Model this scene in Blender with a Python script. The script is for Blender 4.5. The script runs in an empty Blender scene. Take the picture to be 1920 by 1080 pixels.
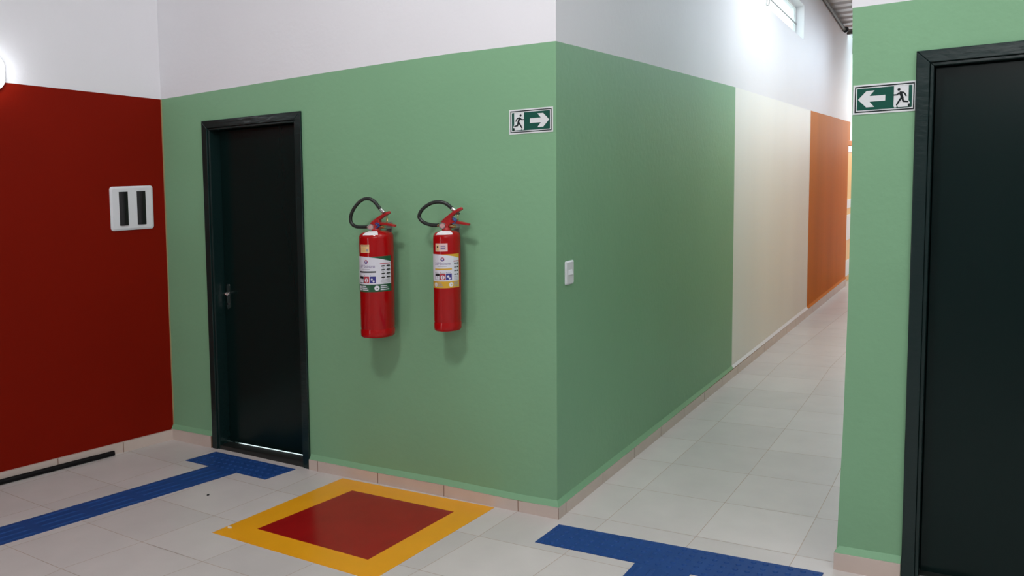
import bpy, math, random
from mathutils import Vector, Matrix

random.seed(7)
scene = bpy.context.scene
COL = scene.collection

# ------------------------------------------------------------------ camera
FPX = 1544.98
SHEAR_X = 0.0392            # whole model sheared sideways with height to fit the image verticals
cam_data = bpy.data.cameras.new('camera')
cam_data.sensor_width = 36.0
cam_data.lens = FPX / 1920.0 * 36.0
cam_data.shift_y = -119.69 / 1920.0
cam_data.clip_start = 0.05
cam_data.clip_end = 200
cam = bpy.data.objects.new('camera', cam_data)
COL.objects.link(cam)
_f = Vector((-0.51221793, 0.85698327, -0.05667857))
_r = Vector((0.85883531, 0.51063669, -0.0406457))
_u = Vector((0.00589052, 0.06949701, 0.99756477))
m = Matrix((_r, _u, -_f)).transposed().to_4x4()
m.translation = Vector((1.93274, -3.55887, 1.71458))
cam.matrix_world = m
scene.camera = cam

# ------------------------------------------------------------------ look
scene.view_settings.view_transform = 'Standard'
scene.view_settings.look = 'None'
scene.view_settings.gamma = 1.0
scene.view_settings.use_curve_mapping = False
scene.view_settings.exposure = 0.6

# ------------------------------------------------------------------ world: pale daylight sky
world = bpy.data.worlds.new('sky')
scene.world = world
world.use_nodes = True
wn = world.node_tree.nodes; wl = world.node_tree.links
wn.clear()
wo = wn.new('ShaderNodeOutputWorld'); wb = wn.new('ShaderNodeBackground')
tc = wn.new('ShaderNodeTexCoord'); sp = wn.new('ShaderNodeSeparateXYZ'); cr = wn.new('ShaderNodeValToRGB')
wl.new(tc.outputs['Generated'], sp.inputs[0]); wl.new(sp.outputs['Z'], cr.inputs[0])
cr.color_ramp.elements[0].position = 0.0; cr.color_ramp.elements[0].color = (0.95, 0.95, 0.92, 1)
cr.color_ramp.elements[1].position = 0.45; cr.color_ramp.elements[1].color = (0.58, 0.82, 0.88, 1)
wl.new(cr.outputs[0], wb.inputs[0]); wb.inputs[1].default_value = 2.8
wl.new(wb.outputs[0], wo.inputs[0])


def area(name, loc, target, sx, sy, power, color):
    d = bpy.data.lights.new(name, 'AREA')
    d.shape = 'RECTANGLE'; d.size = sx; d.size_y = sy; d.energy = power; d.color = color
    o = bpy.data.objects.new(name, d); COL.objects.link(o)
    o.location = loc
    o.rotation_euler = (Vector(target) - Vector(loc)).to_track_quat('-Z', 'Y').to_euler()
    return o


# daylight through the high openings at the back of the hall
area('hall_daylight', (2.6, -6.2, 3.3), (-0.4, 0, 1.8), 3.6, 1.3, 31, (1.0, 1.0, 1.0))
# overhead light on the right side of the hall
area('hall_right_light', (3.6, -2.6, 4.2), (1.5, 0, 2.4), 1.5, 2.5, 20, (0.99, 1.0, 1.01))
# ceiling luminaire of the hall
area('hall_luminaire', (0.1, -2.7, 4.28), (-0.6, 0.0, 1.3), 0.6, 0.3, 32, (1.0, 1.0, 1.0))
# tall narrow light added at the back wall for the extinguishers' highlight
area('hall_highlight_strip', (-3.0, -6.7, 1.25), (-1.0, 0.0, 1.2), 0.26, 2.4, 13, (1.0, 1.0, 1.0))
# unseen overhead fill added to brighten the tops of the front walls
area('hall_wall_top_fill', (1.9, -1.0, 4.35), (1.9, -0.9, 0.0), 4.4, 0.8, 32, (0.98, 1.0, 1.02))
# corridor: clerestory windows opposite the painted wall
area('corridor_clerestory', (1.25, 3.9, 3.1), (0.0, 3.7, 1.2), 6.4, 0.5, 24, (0.83, 0.99, 1.12))
area('corridor_fill_light', (0.95, 3.6, 3.6), (0.3, 3.6, 0.0), 0.5, 6.0, 50, (0.97, 1.0, 1.02))  # overhead fill light added for the lower corridor wall and floor
# open end of the corridor
area('corridor_end_daylight', (0.75, 10.2, 2.4), (0.55, 7.0, 0.0), 1.2, 1.2, 11, (1.0, 1.0, 1.0))


# ------------------------------------------------------------------ materials
def lin(r, g, b):
    def c(v):
        v /= 255.0
        return v / 12.92 if v <= 0.04045 else ((v + 0.055) / 1.055) ** 2.4
    return (c(r), c(g), c(b))


def mat(name, col, rough=0.5, metal=0.0, spec=0.5, noise=0.0, nscale=3.0, bump=0.0, bscale=60.0,
        emit=None, estr=0.0, coat=0.0, stretch=None, attr=False):
    mt = bpy.data.materials.new(name); mt.use_nodes = True
    nt = mt.node_tree; n = nt.nodes; l = nt.links
    p = n['Principled BSDF']
    p.inputs['Base Color'].default_value = (*col, 1)
    p.inputs['Roughness'].default_value = rough
    p.inputs['Metallic'].default_value = metal
    p.inputs['Specular IOR Level'].default_value = spec
    p.inputs['Coat Weight'].default_value = coat
    if emit:
        p.inputs['Emission Color'].default_value = (*emit, 1)
        p.inputs['Emission Strength'].default_value = estr
    tcn = n.new('ShaderNodeTexCoord'); mp = n.new('ShaderNodeMapping')
    l.new(tcn.outputs['Object'], mp.inputs[0])
    if stretch:
        mp.inputs['Scale'].default_value = stretch
    src = None
    if noise > 0 or attr:
        mix = n.new('ShaderNodeMix'); mix.data_type = 'RGBA'; mix.blend_type = 'MULTIPLY'
        mix.inputs[0].default_value = 1.0
        mix.inputs[6].default_value = (*col, 1)
        nz = n.new('ShaderNodeTexNoise'); nz.inputs['Scale'].default_value = nscale
        nz.inputs['Detail'].default_value = 5
        l.new(mp.outputs[0], nz.inputs['Vector'])
        mr = n.new('ShaderNodeMapRange')
        mr.inputs[1].default_value = 0.25; mr.inputs[2].default_value = 0.75
        mr.inputs[3].default_value = 1 - noise; mr.inputs[4].default_value = 1 + noise * 0.5
        l.new(nz.outputs['Fac'], mr.inputs[0])
        if attr:
            at = n.new('ShaderNodeAttribute'); at.attribute_name = 'tint'
            mm = n.new('ShaderNodeMath'); mm.operation = 'MULTIPLY'
            l.new(mr.outputs[0], mm.inputs[0]); l.new(at.outputs['Fac'], mm.inputs[1])
            l.new(mm.outputs[0], mix.inputs[7])
        else:
            l.new(mr.outputs[0], mix.inputs[7])
        l.new(mix.outputs[2], p.inputs['Base Color'])
    if bump > 0:
        nb = n.new('ShaderNodeTexNoise'); nb.inputs['Scale'].default_value = bscale
        nb.inputs['Detail'].default_value = 4
        l.new(mp.outputs[0], nb.inputs['Vector'])
        bp = n.new('ShaderNodeBump'); bp.inputs['Strength'].default_value = bump
        bp.inputs['Distance'].default_value = 0.004
        l.new(nb.outputs['Fac'], bp.inputs['Height']); l.new(bp.outputs[0], p.inputs['Normal'])
    return mt


M_white = mat('white_wall_paint', (0.75, 0.745, 0.775), 0.62, noise=0.03, nscale=1.5, bump=0.25, bscale=35)
M_green = mat('green_wall_paint', (0.212, 0.412, 0.240), 0.5, spec=0.3, noise=0.05, nscale=1.3, bump=0.3, bscale=30)
M_red = mat('red_wall_paint', (0.200, 0.0065, 0.0010), 0.55, spec=0.07, noise=0.06, nscale=1.5, bump=0.3, bscale=30)
M_cream = mat('cream_wall_paint', (0.80, 0.80, 0.765), 0.48, spec=0.3, noise=0.04, nscale=1.5, bump=0.3, bscale=18, stretch=(1, 1, .12))
M_orange = mat('orange_wall_paint', (0.60, 0.175, 0.008), 0.6, spec=0.06, noise=0.12, nscale=2.2, bump=0.35, bscale=14, stretch=(1, 1, .12))
M_yellow = mat('yellow_door_paint', (0.80, 0.46, 0.05), 0.4, noise=0.04)
M_tile = mat('ceramic_floor_tile', (0.595, 0.55, 0.53), 0.36, noise=0.06, nscale=5, attr=True)
M_grout = mat('tile_grout', lin(184, 164, 148), 0.9, noise=0.2, nscale=9)
M_sgrout = mat('skirting_grout', lin(128, 96, 74), 0.9, noise=0.25, nscale=12)
M_skirt = mat('skirting_tile', (0.60, 0.495, 0.435), 0.35, noise=0.06, nscale=8)
M_doorp = mat('dark_green_gloss_paint', (0.0030, 0.0115, 0.0105), 0.24, spec=0.2, bump=0.25, bscale=8, stretch=(1, 1, .3))
M_frame = mat('dark_green_frame_paint', (0.0060, 0.0190, 0.0180), 0.24, spec=0.4, bump=0.35, bscale=45, stretch=(.35, 1, 1))
M_chrome = mat('chrome', (0.75, 0.75, 0.74), 0.12, metal=1.0)
M_brass = mat('brass', (0.78, 0.58, 0.28), 0.22, metal=1.0)
M_steel = mat('grey_steel', (0.32, 0.32, 0.31), 0.45, metal=0.6, noise=0.1, nscale=20)
M_extred = mat('extinguisher_red_enamel', (0.37, 0.004, 0.005), 0.10, spec=0.35, noise=0.04)
M_lever = mat('lever_red_enamel', (0.36, 0.015, 0.015), 0.28)
M_rubber = mat('black_rubber', (0.012, 0.015, 0.013), 0.38, noise=0.2, nscale=40)
M_black = mat('black_plastic', (0.008, 0.008, 0.009), 0.3, noise=0.1)
M_plastic = mat('white_plastic', (0.72, 0.73, 0.76), 0.35, noise=0.02)
M_label = mat('label_white', (0.66, 0.66, 0.72), 0.35, noise=0.02)
M_paper = mat('paper_white', (0.75, 0.72, 0.74), 0.6, noise=0.03)
M_lgreen = mat('label_dark_green', (0.012, 0.085, 0.035), 0.35, noise=0.05)
M_lyellow = mat('label_yellow', (0.62, 0.36, 0.03), 0.35, noise=0.05)
M_lblack = mat('label_black', (0.012, 0.012, 0.014), 0.4, noise=0.05)
M_lred = mat('label_red', (0.42, 0.03, 0.05), 0.4, noise=0.05)
M_lblue = mat('label_blue', (0.03, 0.03, 0.22), 0.4, noise=0.05)
M_ltext = mat('label_text_purple', (0.14, 0.09, 0.24), 0.4, noise=0.05)
M_lgrey = mat('label_grey', (0.30, 0.29, 0.33), 0.5, noise=0.05)
M_cream2 = mat('inspection_sticker_cream', (0.75, 0.50, 0.25), 0.5, noise=0.05)
M_pink = mat('inspection_sticker_pink', (0.72, 0.52, 0.50), 0.5, noise=0.05)
M_gauge = mat('gauge_face', (0.50, 0.28, 0.27), 0.3, noise=0.1, nscale=60)
M_seal = mat('blue_seal', (0.04, 0.08, 0.30), 0.35, noise=0.05)
M_signwhite = mat('sign_white', (0.72, 0.74, 0.75), 0.3, noise=0.02)
M_signgreen = mat('sign_green', (0.006, 0.080, 0.056), 0.35, spec=0.25, noise=0.04)
M_signdark = mat('sign_dark_outline', (0.008, 0.014, 0.016), 0.4, spec=0.2, noise=0.04)
M_myellow = mat('yellow_floor_paint', (0.82, 0.36, 0.012), 0.28, spec=0.3, noise=0.05, nscale=6, bump=0.1, bscale=8)
M_mred = mat('red_floor_paint', (0.31, 0.008, 0.008), 0.18, spec=0.28, noise=0.12, nscale=5, bump=0.1, bscale=8)
M_blue = mat('blue_tactile_rubber', (0.011, 0.056, 0.215), 0.6, spec=0.22, noise=0.12, nscale=9)
M_roof = mat('zinc_roof_sheet', (0.55, 0.55, 0.56), 0.4, metal=0.4, noise=0.08, nscale=4)
M_beam = mat('grey_steel_purlin', (0.10, 0.105, 0.10), 0.6, noise=0.1)
M_lamp = mat('lit_lamp_diffuser', (0.9, 0.9, 0.9), 0.4, emit=(0.93, 0.96, 1.0), estr=6.5)
M_pvc = mat('black_pvc_pipe', (0.005, 0.0045, 0.005), 0.5, spec=0.15, noise=0.2, nscale=30)
M_dirt = mat('dark_crumb', (0.02, 0.02, 0.02), 0.8, noise=0.2)
M_scrap = mat('white_scrap', (0.75, 0.68, 0.6), 0.7, noise=0.2)
M_edge = mat('ochre_paint_edge', lin(172, 158, 112), 0.6, noise=0.1)
M_header = mat('shaded_white_header', (0.36, 0.36, 0.37), 0.8, noise=0.05)  # white-painted header; its shade is put into the colour as grey
M_winframe = mat('window_frame_white', (0.7, 0.72, 0.72), 0.4, noise=0.03)
gl = bpy.data.materials.new('window_glass'); gl.use_nodes = True
_p = gl.node_tree.nodes['Principled BSDF']
_p.inputs['Transmission Weight'].default_value = 1.0; _p.inputs['Roughness'].default_value = 0.02
_p.inputs['IOR'].default_value = 1.05; _p.inputs['Base Color'].default_value = (0.97, 1, 1, 1)
M_glass = gl


# ------------------------------------------------------------------ mesh helpers (plumb coordinates in, sheared geometry out)
def shear_x(p):
    return Vector((p[0] + SHEAR_X * p[2], p[1], p[2]))


class MB:
    def __init__(self):
        self.v = []; self.f = []; self.m = []; self.mats = []; self.sm = []

    def mi(self, mt):
        if mt not in self.mats:
            self.mats.append(mt)
        return self.mats.index(mt)

    def add(self, vs, fs, mt, smooth=False):
        b = len(self.v); self.v += [tuple(x) for x in vs]
        k = self.mi(mt)
        for f in fs:
            self.f.append([b + i for i in f]); self.m.append(k); self.sm.append(smooth)

    def box(self, a, b, mt):
        x0, y0, z0 = a; x1, y1, z1 = b
        vs = [(x0, y0, z0), (x1, y0, z0), (x1, y1, z0), (x0, y1, z0), (x0, y0, z1), (x1, y0, z1), (x1, y1, z1), (x0, y1, z1)]
        self.add(vs, [(0, 3, 2, 1), (4, 5, 6, 7), (0, 1, 5, 4), (1, 2, 6, 5), (2, 3, 7, 6), (3, 0, 4, 7)], mt)

    def prism(self, a, b, mt, smooth=False):
        """a, b: matching loops of 3-D points, sides and both caps"""
        n = len(a)
        fs = [tuple(range(n))[::-1], tuple(range(n, 2 * n))]
        fs += [(i, (i + 1) % n, n + (i + 1) % n, n + i) for i in range(n)]
        self.add(list(a) + list(b), fs, mt, smooth)

    def xz(self, poly, y0, y1, mt):
        self.prism([(p[0], y0, p[1]) for p in poly], [(p[0], y1, p[1]) for p in poly], mt)

    def yz(self, poly, x0, x1, mt):
        self.prism([(x0, p[0], p[1]) for p in poly], [(x1, p[0], p[1]) for p in poly], mt)

    def xy(self, poly, z0, z1, mt):
        self.prism([(p[0], p[1], z0) for p in poly], [(p[0], p[1], z1) for p in poly], mt)

    def lathe(self, prof, c, mt, n=48, axis=None):
        """prof: (radius, height) list, revolved about an axis through c"""
        ax = Vector(axis or (0, 0, 1)).normalized()
        t = Vector((1, 0, 0)) if abs(ax.z) > 0.5 else Vector((0, 0, 1))
        e1 = ax.cross(t).normalized(); e2 = ax.cross(e1)
        c = Vector(c); vs = []; fs = []
        for r, h in prof:
            for k in range(n):
                a = 2 * math.pi * k / n
                vs.append(c + ax * h + (e1 * math.cos(a) + e2 * math.sin(a)) * max(r, 1e-5))
        for j in range(len(prof) - 1):
            for k in range(n):
                k2 = (k + 1) % n
                fs.append((j * n + k, j * n + k2, (j + 1) * n + k2, (j + 1) * n + k))
        fs.append(tuple(range(n))[::-1]); fs.append(tuple(range((len(prof) - 1) * n, len(prof) * n)))
        self.add(vs, fs, mt, True)

    def tube(self, path, r, mt, n=14, sub=4):
        P = [Vector(p) for p in path]
        if sub > 1 and len(P) > 2:
            Q = []
            for i in range(len(P) - 1):
                p0 = P[max(i - 1, 0)]; p1 = P[i]; p2 = P[i + 1]; p3 = P[min(i + 2, len(P) - 1)]
                for s in range(sub):
                    t = s / sub
                    Q.append(0.5 * ((2 * p1) + (p2 - p0) * t + (2 * p0 - 5 * p1 + 4 * p2 - p3) * t * t + (3 * p1 - p0 - 3 * p2 + p3) * t ** 3))
            Q.append(P[-1]); P = Q
        vs = []; fs = []; nrm = None
        for i, p in enumerate(P):
            t = (P[min(i + 1, len(P) - 1)] - P[max(i - 1, 0)]).normalized()
            if nrm is None:
                nrm = t.orthogonal().normalized()
            nrm = (nrm - t * nrm.dot(t)).normalized(); bn = t.cross(nrm)
            for k in range(n):
                a = 2 * math.pi * k / n
                vs.append(p + (nrm * math.cos(a) + bn * math.sin(a)) * r)
        for i in range(len(P) - 1):
            for k in range(n):
                k2 = (k + 1) % n
                fs.append((i * n + k, i * n + k2, (i + 1) * n + k2, (i + 1) * n + k))
        fs.append(tuple(range(n))[::-1]); fs.append(tuple(range((len(P) - 1) * n, len(P) * n)))
        self.add(vs, fs, mt, True)

    def build(self, name, origin=(0, 0, 0), parent=None, bevel=0.0, tint=None):
        me = bpy.data.meshes.new(name)
        o0 = shear_x(origin)
        me.from_pydata([shear_x(p) - o0 for p in self.v], [], self.f)
        for mt in self.mats:
            me.materials.append(mt)
        for p, k, s in zip(me.polygons, self.m, self.sm):
            p.material_index = k; p.use_smooth = s
        import bmesh
        bm = bmesh.new(); bm.from_mesh(me); bmesh.ops.recalc_face_normals(bm, faces=bm.faces); bm.to_mesh(me); bm.free()
        if tint is not None:
            at = me.attributes.new('tint', 'FLOAT', 'FACE')
            for i, t in enumerate(tint):
                at.data[i].value = t
        o = bpy.data.objects.new(name, me); COL.objects.link(o)
        if parent is None:
            o.location = o0
        else:
            o.parent = parent
            o.location = o0 - parent.location if parent.parent is None else (0, 0, 0)
        if bevel > 0:
            b = o.modifiers.new('bevel', 'BEVEL'); b.width = bevel; b.segments = 3; b.limit_method = 'ANGLE'
            b.angle_limit = math.radians(40)
        if any(self.sm):
            try:
                me.set_sharp_from_angle(angle=math.radians(38))
            except Exception:
                pass
        return o


def thing(name, origin, label, cat, group=None):
    o = bpy.data.objects.new(name, None); COL.objects.link(o)
    o.empty_display_size = 0.1; o.location = shear_x(origin)
    return tag(o, label, cat, group)


def tag(o, label, cat, group=None):
    o['label'] = label; o['category'] = cat
    if group:
        o['group'] = group
    return o


def struct(o, label=None, cat=None):
    o['kind'] = 'structure'
    if label:
        o['label'] = label
    if cat:
        o['category'] = cat
    return o


def interp(tab, x):
    if x <= tab[0][0]:
        return tab[0][1]
    for (a, za), (b, zb) in zip(tab, tab[1:]):
        if x <= b:
            return za + (zb - za) * (x - a) / (b - a)
    return tab[-1][1]


def zfl(x):      # the floor rises 2 cm towards the red wall, raised to fit image coordinates
    return 0.0155 * max(0.0, -1.6 - x)


PF = [(-2.965, 2.326), (-1.97, 2.347), (-1.13, 2.362), (-0.6, 2.367), (0.0, 2.359)]     # top edge of the paint, front wall
PC = [(0.0, 2.359), (1.07, 2.365), (3.1, 2.363), (6.1, 2.323), (8.93, 2.298)]           # corridor wall
SF = [(-2.965, 0.095), (-2.5, 0.095), (-1.68, 0.065), (-1.16, 0.063), (-0.7, 0.066), (-0.2, 0.058), (0.0, 0.062)]
SC = [(0.0, 0.061), (3.1, 0.068), (6.2, 0.086), (9.0, 0.101)]
RS = 0.23                                                                                # slant of the red wall, fitted to image coordinates


def xred(y):
    return -2.965 + RS * y


# ------------------------------------------------------------------ floor
CF = [(-0.2158, 0.0789), (0.4511, 0.0062), (0.0167, 0.4398), (-0.0015, 0.002), (0.002, 0.0007), (-0.0107, 0.012), (-0.0045, 0.0011), (-0.0013, 0.0014)]


def node(i, j):
    ic = max(i, -7); jc = max(j, -4); jp = min(j, 8)
    a = min(ic, 0); b = min(jc, 0)
    ft = [1, ic, jc, a * a, a * b, b * b, max(ic, 0) * jp, max(jp, 0) ** 2]
    x = sum(c[0] * t for c, t in zip(CF, ft)); y = sum(c[1] * t for c, t in zip(CF, ft))
    return x + (i - ic) * 0.45, y + (j - jc) * 0.45


fb = MB(); tint = []
g = 0.0015
xs = [-7.0, -1.6, 6.5]
for a, b in zip(xs, xs[1:]):
    fb.add([(a, -7.2, zfl(a) - .0007), (b, -7.2, zfl(b) - .0007), (b, 13, zfl(b) - .0007), (a, 13, zfl(a) - .0007)], [(0, 1, 2, 3)], M_grout)
    tint.append(1.0)
for i in range(-12, 12):
    for j in range(-15, 27):
        c = [node(i, j), node(i + 1, j), node(i + 1, j + 1), node(i, j + 1)]
        cx = sum(p[0] for p in c) / 4; cy = sum(p[1] for p in c) / 4
        q = []
        for p in c:
            q.append((p[0] + g * (1 if p[0] < cx else -1), p[1] + g * (1 if p[1] < cy else -1)))
        if cx < -6.5 or cx > 6:
            continue
        fb.add([(p[0], p[1], zfl(p[0])) for p in q], [(0, 1, 2, 3)], M_tile)
        tint.append(random.uniform(0.95, 1.04))
fl = fb.build('floor', tint=tint); struct(fl)

# ------------------------------------------------------------------ walls
HT = 4.4


def roofz(y):
    return 3.66 - 0.1055 * (y - 6.86)


def band(mb, x0, x1, zlo, zhi, brk, y0, y1, mt):
    """slab between two height functions of x, split at the break points"""
    xs = [x0] + [b for b in brk if x0 < b < x1] + [x1]
    poly = [(x, zlo(x)) for x in xs] + [(x, zhi(x)) for x in reversed(xs)]
    for a, b in zip(xs, xs[1:]):
        mb.xz([(a, zlo(a)), (b, zlo(b)), (b, zhi(b)), (a, zhi(a))], y0, y1, mt)


wf = MB()
brk = [p[0] for p in PF]
DL, DR, DT = -2.52, -1.72, 2.115        # opening of the left door
pf = lambda x: interp(PF, x)
band(wf, -3.35, DL, lambda x: -0.05, pf, brk, 0.0, 0.15, M_green)
band(wf, DR, 0.0, lambda x: -0.05, pf, brk, 0.0, 0.15, M_green)
band(wf, DL, DR, lambda x: DT, pf, brk, 0.0, 0.15, M_green)
band(wf, -3.35, 0.0, pf, lambda x: HT, brk, 0.0, 0.15, M_white)
# painted plaster lip running down onto the skirting
for a, b in [(-2.965, -2.56), (-1.68, -1.16), (-1.16, -0.7), (-0.7, -0.2), (-0.2, 0.017)]:
    za, zb = interp(SF, a), interp(SF, b)
    wf.prism([(a, 0.0, za), (a, -0.017, za), (a, 0.0, za + 0.028)], [(b, 0.0, zb), (b, -0.017, zb), (min(b, 0.0), 0.0, zb + 0.028)], M_green)
wf.box((-2.968, -0.0012, 0.10), (-2.954, 0.0, 2.322), M_edge)
struct(wf.build('wall_front'))

wl_ = MB()
yb = [p[0] for p in PC]
YG, YC, YE, YD = 3.10, 6.12, 8.93, 8.78
for a, b, mt in [(0.15, 1.07, M_green), (1.07, YG, M_green), (YG, YC, M_cream), (YC, YD, M_orange)]:
    wl_.yz([(a, -0.05), (b, -0.05), (b, interp(PC, b)), (a, interp(PC, a))], -0.15, 0.0, mt)
wl_.yz([(YD, 2.04), (YE, 2.04), (YE, interp(PC, YE)), (YD, interp(PC, YD))], -0.15, 0.0, M_orange)
WY0, WY1 = 3.2, 5.676


def sillz(y):
    return 3.046 + 0.065 * (5.676 - y)


def headz(y):
    return 3.405 + 0.065 * (5.676 - y)


def up(a, b, zl, zh):
    wl_.yz([(a, zl(a)), (b, zl(b)), (b, zh(b)), (a, zh(a))], -0.15, 0.0, M_white)


pc = lambda y: interp(PC, y)
for a, b in [(0.15, 1.07), (1.07, YG), (YG, WY0)]:
    up(a, b, pc, lambda y: roofz(y) + .02)
up(WY0, WY1, pc, sillz)
up(WY0, WY1, headz, lambda y: roofz(y) + .02)
for a, b in [(WY1, 6.1), (6.1, YE)]:
    up(a, b, pc, lambda y: roofz(y) + .02)
for a, b, mt in [(-0.017, YG, M_green), (YG, YC, M_white), (YC, YD, M_orange)]:
    za, zb = interp(SC, a), interp(SC, b)
    wl_.prism([(0, a, za), (0.017, a, za), (0, max(a, 0.0), za + 0.028 - 0.002 * (a > 0))], [(0, b, zb), (0.017, b, zb), (0, b, zb + 0.026)], mt)
# thin cream edge left by the roller between two colours
wl_.box((0.0, YC - 0.045, 0.11), (0.0012, YC, 2.322), M_cream)
struct(wl_.build('wall_corridor_left'))

wr = MB()
for y0, y1 in [(0.0, -6.8)]:
    def pt(y, off, z):
        return (xred(y) - off, y, z)
    def slab(z00, z01, z10, z11, mt):
        wr.prism([pt(y0, 0, z00), pt(y0, .15, z00), pt(y0, .15, z01), pt(y0, 0, z01)],
                 [pt(y1, 0, z10), pt(y1, .15, z10), pt(y1, .15, z11), pt(y1, 0, z11)], mt)
    slab(-0.05, 2.326, -0.05, 2.80, M_red)
    slab(2.326, HT, 2.80, HT, M_white)
struct(wr.build('wall_left'))

RY = 0.05
RX = 1.322
RDL, RDR, RDT = 1.60, 2.42, 2.105
w2 = MB()
PE = [(1.312, -.05), (1.312, .08), (1.326, .6), (1.334, 1.16), (1.335, 1.75), (1.324, 2.34)]     # pillar edge, slightly bowed to fit image coordinates
for (xa, za), (xb, zb) in zip(PE, PE[1:]):
    w2.xz([(xa, za), (RDL, za), (RDL, zb), (xb, zb)], RY, RY + .15, M_green)
w2.xz([(RDR, -.05), (4.6, -.05), (4.6, 2.30), (RDR, 2.33)], RY, RY + .15, M_green)
w2.xz([(RDL, RDT), (RDR, RDT), (RDR, 2.33), (RDL, 2.34)], RY, RY + .15, M_green)
w2.xz([(RX, 2.34), (RDL, 2.34), (RDR, 2.33), (4.6, 2.30), (4.6, HT), (RX, HT)], RY, RY + .15, M_white)
w2.prism([(RX - .017, RY, .074), (RX - .017, RY - .017, .074), (RX, RY, .1)], [(1.56, RY, .078), (1.56, RY - .017, .078), (1.56, RY, .104)], M_green)
struct(w2.build('wall_right'))
w3 = MB()
w3.yz([(RY + .15, -.05), (3.4, -.05), (3.4, 2.35), (RY + .15, 2.35)], RX + .012, RX + .15, M_green)
w3.yz([(3.4, -.05), (6.3, -.05), (6.3, 2.35), (3.4, 2.35)], RX, RX + .15, M_yellow)
w3.yz([(6.3, -.05), (10.4, -.05), (10.4, 2.35), (6.3, 2.35)], RX, RX + .15, M_orange)
w3.yz([(RY + .15, 2.35), (10.4, 2.35), (10.4, roofz(10.4)), (RY + .15, roofz(.2))], RX, RX + .15, M_white)
struct(w3.build('wall_corridor_right'))
w4 = MB(); w4.box((-4.7, -6.95, -.05), (4.75, -6.8, HT), M_white); struct(w4.build('wall_back'))
w5 = MB(); w5.box((4.6, -6.8, -.05), (4.75, .2, HT), M_white); struct(w5.build('wall_side'))
w6 = MB()
w6.box((-2.0, 11.0, -.05), (2.6, 11.15, 3.6), M_white)
struct(w6.build('wall_end'))

# hall ceiling and corridor roof sheets
c1 = MB(); c1.box((-4.8, -6.95, HT), (4.75, 0.15, HT + .08), M_white); struct(c1.build('ceiling'))
rf = MB()
y = 0.15; pitch = 0.22
prof = []
while y < 8.45:
    for dy, dz in ((0, 0), (.06, 0), (.085, .03), (.15, .03), (.175, 0)):
        if y + dy < 8.5:
            prof.append((y + dy, roofz(y + dy) + dz))
    y += pitch
prof.append((8.5, roofz(8.5)))
n = len(prof)
vs = [(-0.3, a, b) for a, b in prof] + [(1.75, a, b) for a, b in prof]
vs += [(-0.3, a, b + .004) for a, b in prof] + [(1.75, a, b + .004) for a, b in prof]
fs = [(i, i + 1, n + i + 1, n + i) for i in range(n - 1)] + [(2 * n + i, 3 * n + i, 3 * n + i + 1, 2 * n + i + 1) for i in range(n - 1)]
rf.add(vs, fs, M_roof)
struct(rf.build('ceiling_corridor'))
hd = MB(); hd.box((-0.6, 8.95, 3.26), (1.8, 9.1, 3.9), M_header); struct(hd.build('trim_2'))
hb = MB(); hb.box((0.0, 8.44, 3.455), (1.32, 8.5, 3.485), M_beam); struct(hb.build('trim_3'))
pl = MB()
pl.tube([(0.024, 0.16, roofz(.16) - .03), (0.024, 8.1, roofz(8.1) - .062)], 0.020, M_beam, n=20, sub=1)
struct(pl.build('trim_1'))
pe = MB(); pe.lathe([(0.0, 0), (0.038, 0), (0.038, .02), (0.026, .02), (0.024, .01), (0.0, .01)], (0.040, 8.08, roofz(8.1) - .064), M_black, n=24, axis=(0, 1, 0))
struct(pe.build('trim_4'))

# ------------------------------------------------------------------ skirting tiles
def skirt_box(mb, a, b, za, zb, ya=0.0, yb=-0.018, gap=0.0024):
    mb.prism([(a + gap, ya, zfl(a) - .004), (a + gap, yb, zfl(a) - .004), (a + gap, yb, za - .001), (a + gap, ya, za - .001)],
             [(b - gap, ya, zfl(b) - .004), (b - gap, yb, zfl(b) - .004), (b - gap, yb, zb - .001), (b - gap, ya, zb - .001)], M_skirt)


sb = MB()
for a, b in [(-2.965, -2.562), (-1.685, -1.612), (-1.612, -1.146), (-1.146, -0.684), (-0.684, -0.218), (-0.218, 0.018)]:
    skirt_box(sb, a, b, interp(SF, a), interp(SF, b))
for a, b in [(-2.965, -2.562), (-1.685, 0.016)]:
    sb.prism([(a, 0, 0), (a, -.0168, 0), (a, -.0168, interp(SF, a) - .003), (a, 0, interp(SF, a) - .003)],
             [(b, 0, 0), (b, -.0168, 0), (b, -.0168, interp(SF, b) - .003), (b, 0, interp(SF, b) - .003)], M_sgrout)
struct(sb.build('baseboard_front'))
sc = MB()
ys = [-0.018, 0.062] + [0.062 + 0.4515 * k for k in range(1, 20)] + [YD]
for a, b in zip(ys, ys[1:]):
    if b > YD:
        continue
    a2 = a + .0025; b2 = b - .0025
    sc.prism([(0, a2, -.004), (.018, a2, -.004), (.018, a2, interp(SC, a) - .001), (0, a2, interp(SC, a) - .001)],
             [(0, b2, -.004), (.018, b2, -.004), (.018, b2, interp(SC, b) - .001), (0, b2, interp(SC, b) - .001)], M_skirt)
sc.prism([(0, -.016, 0), (.0168, -.016, 0), (.0168, -.016, .058), (0, -.016, .058)],
         [(0, YD, 0), (.0168, YD, 0), (.0168, YD, .098), (0, YD, .098)], M_sgrout)
struct(sc.build('baseboard_corridor'))
sr = MB()
ys = [-0.0, -0.337, -0.72, -1.17, -1.62, -2.07, -2.52, -3.0]
for a, b in zip(ys, ys[1:]):
    def rp(y, off, z):
        return (xred(y) + off, y, z)
    a2 = a - .0024; b2 = b + .0024
    sr.prism([rp(a2, 0, 0), rp(a2, .018, 0), rp(a2, .018, .09), rp(a2, 0, .09)],
             [rp(b2, 0, 0), rp(b2, .018, 0), rp(b2, .018, .09), rp(b2, 0, .09)], M_skirt)
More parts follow.
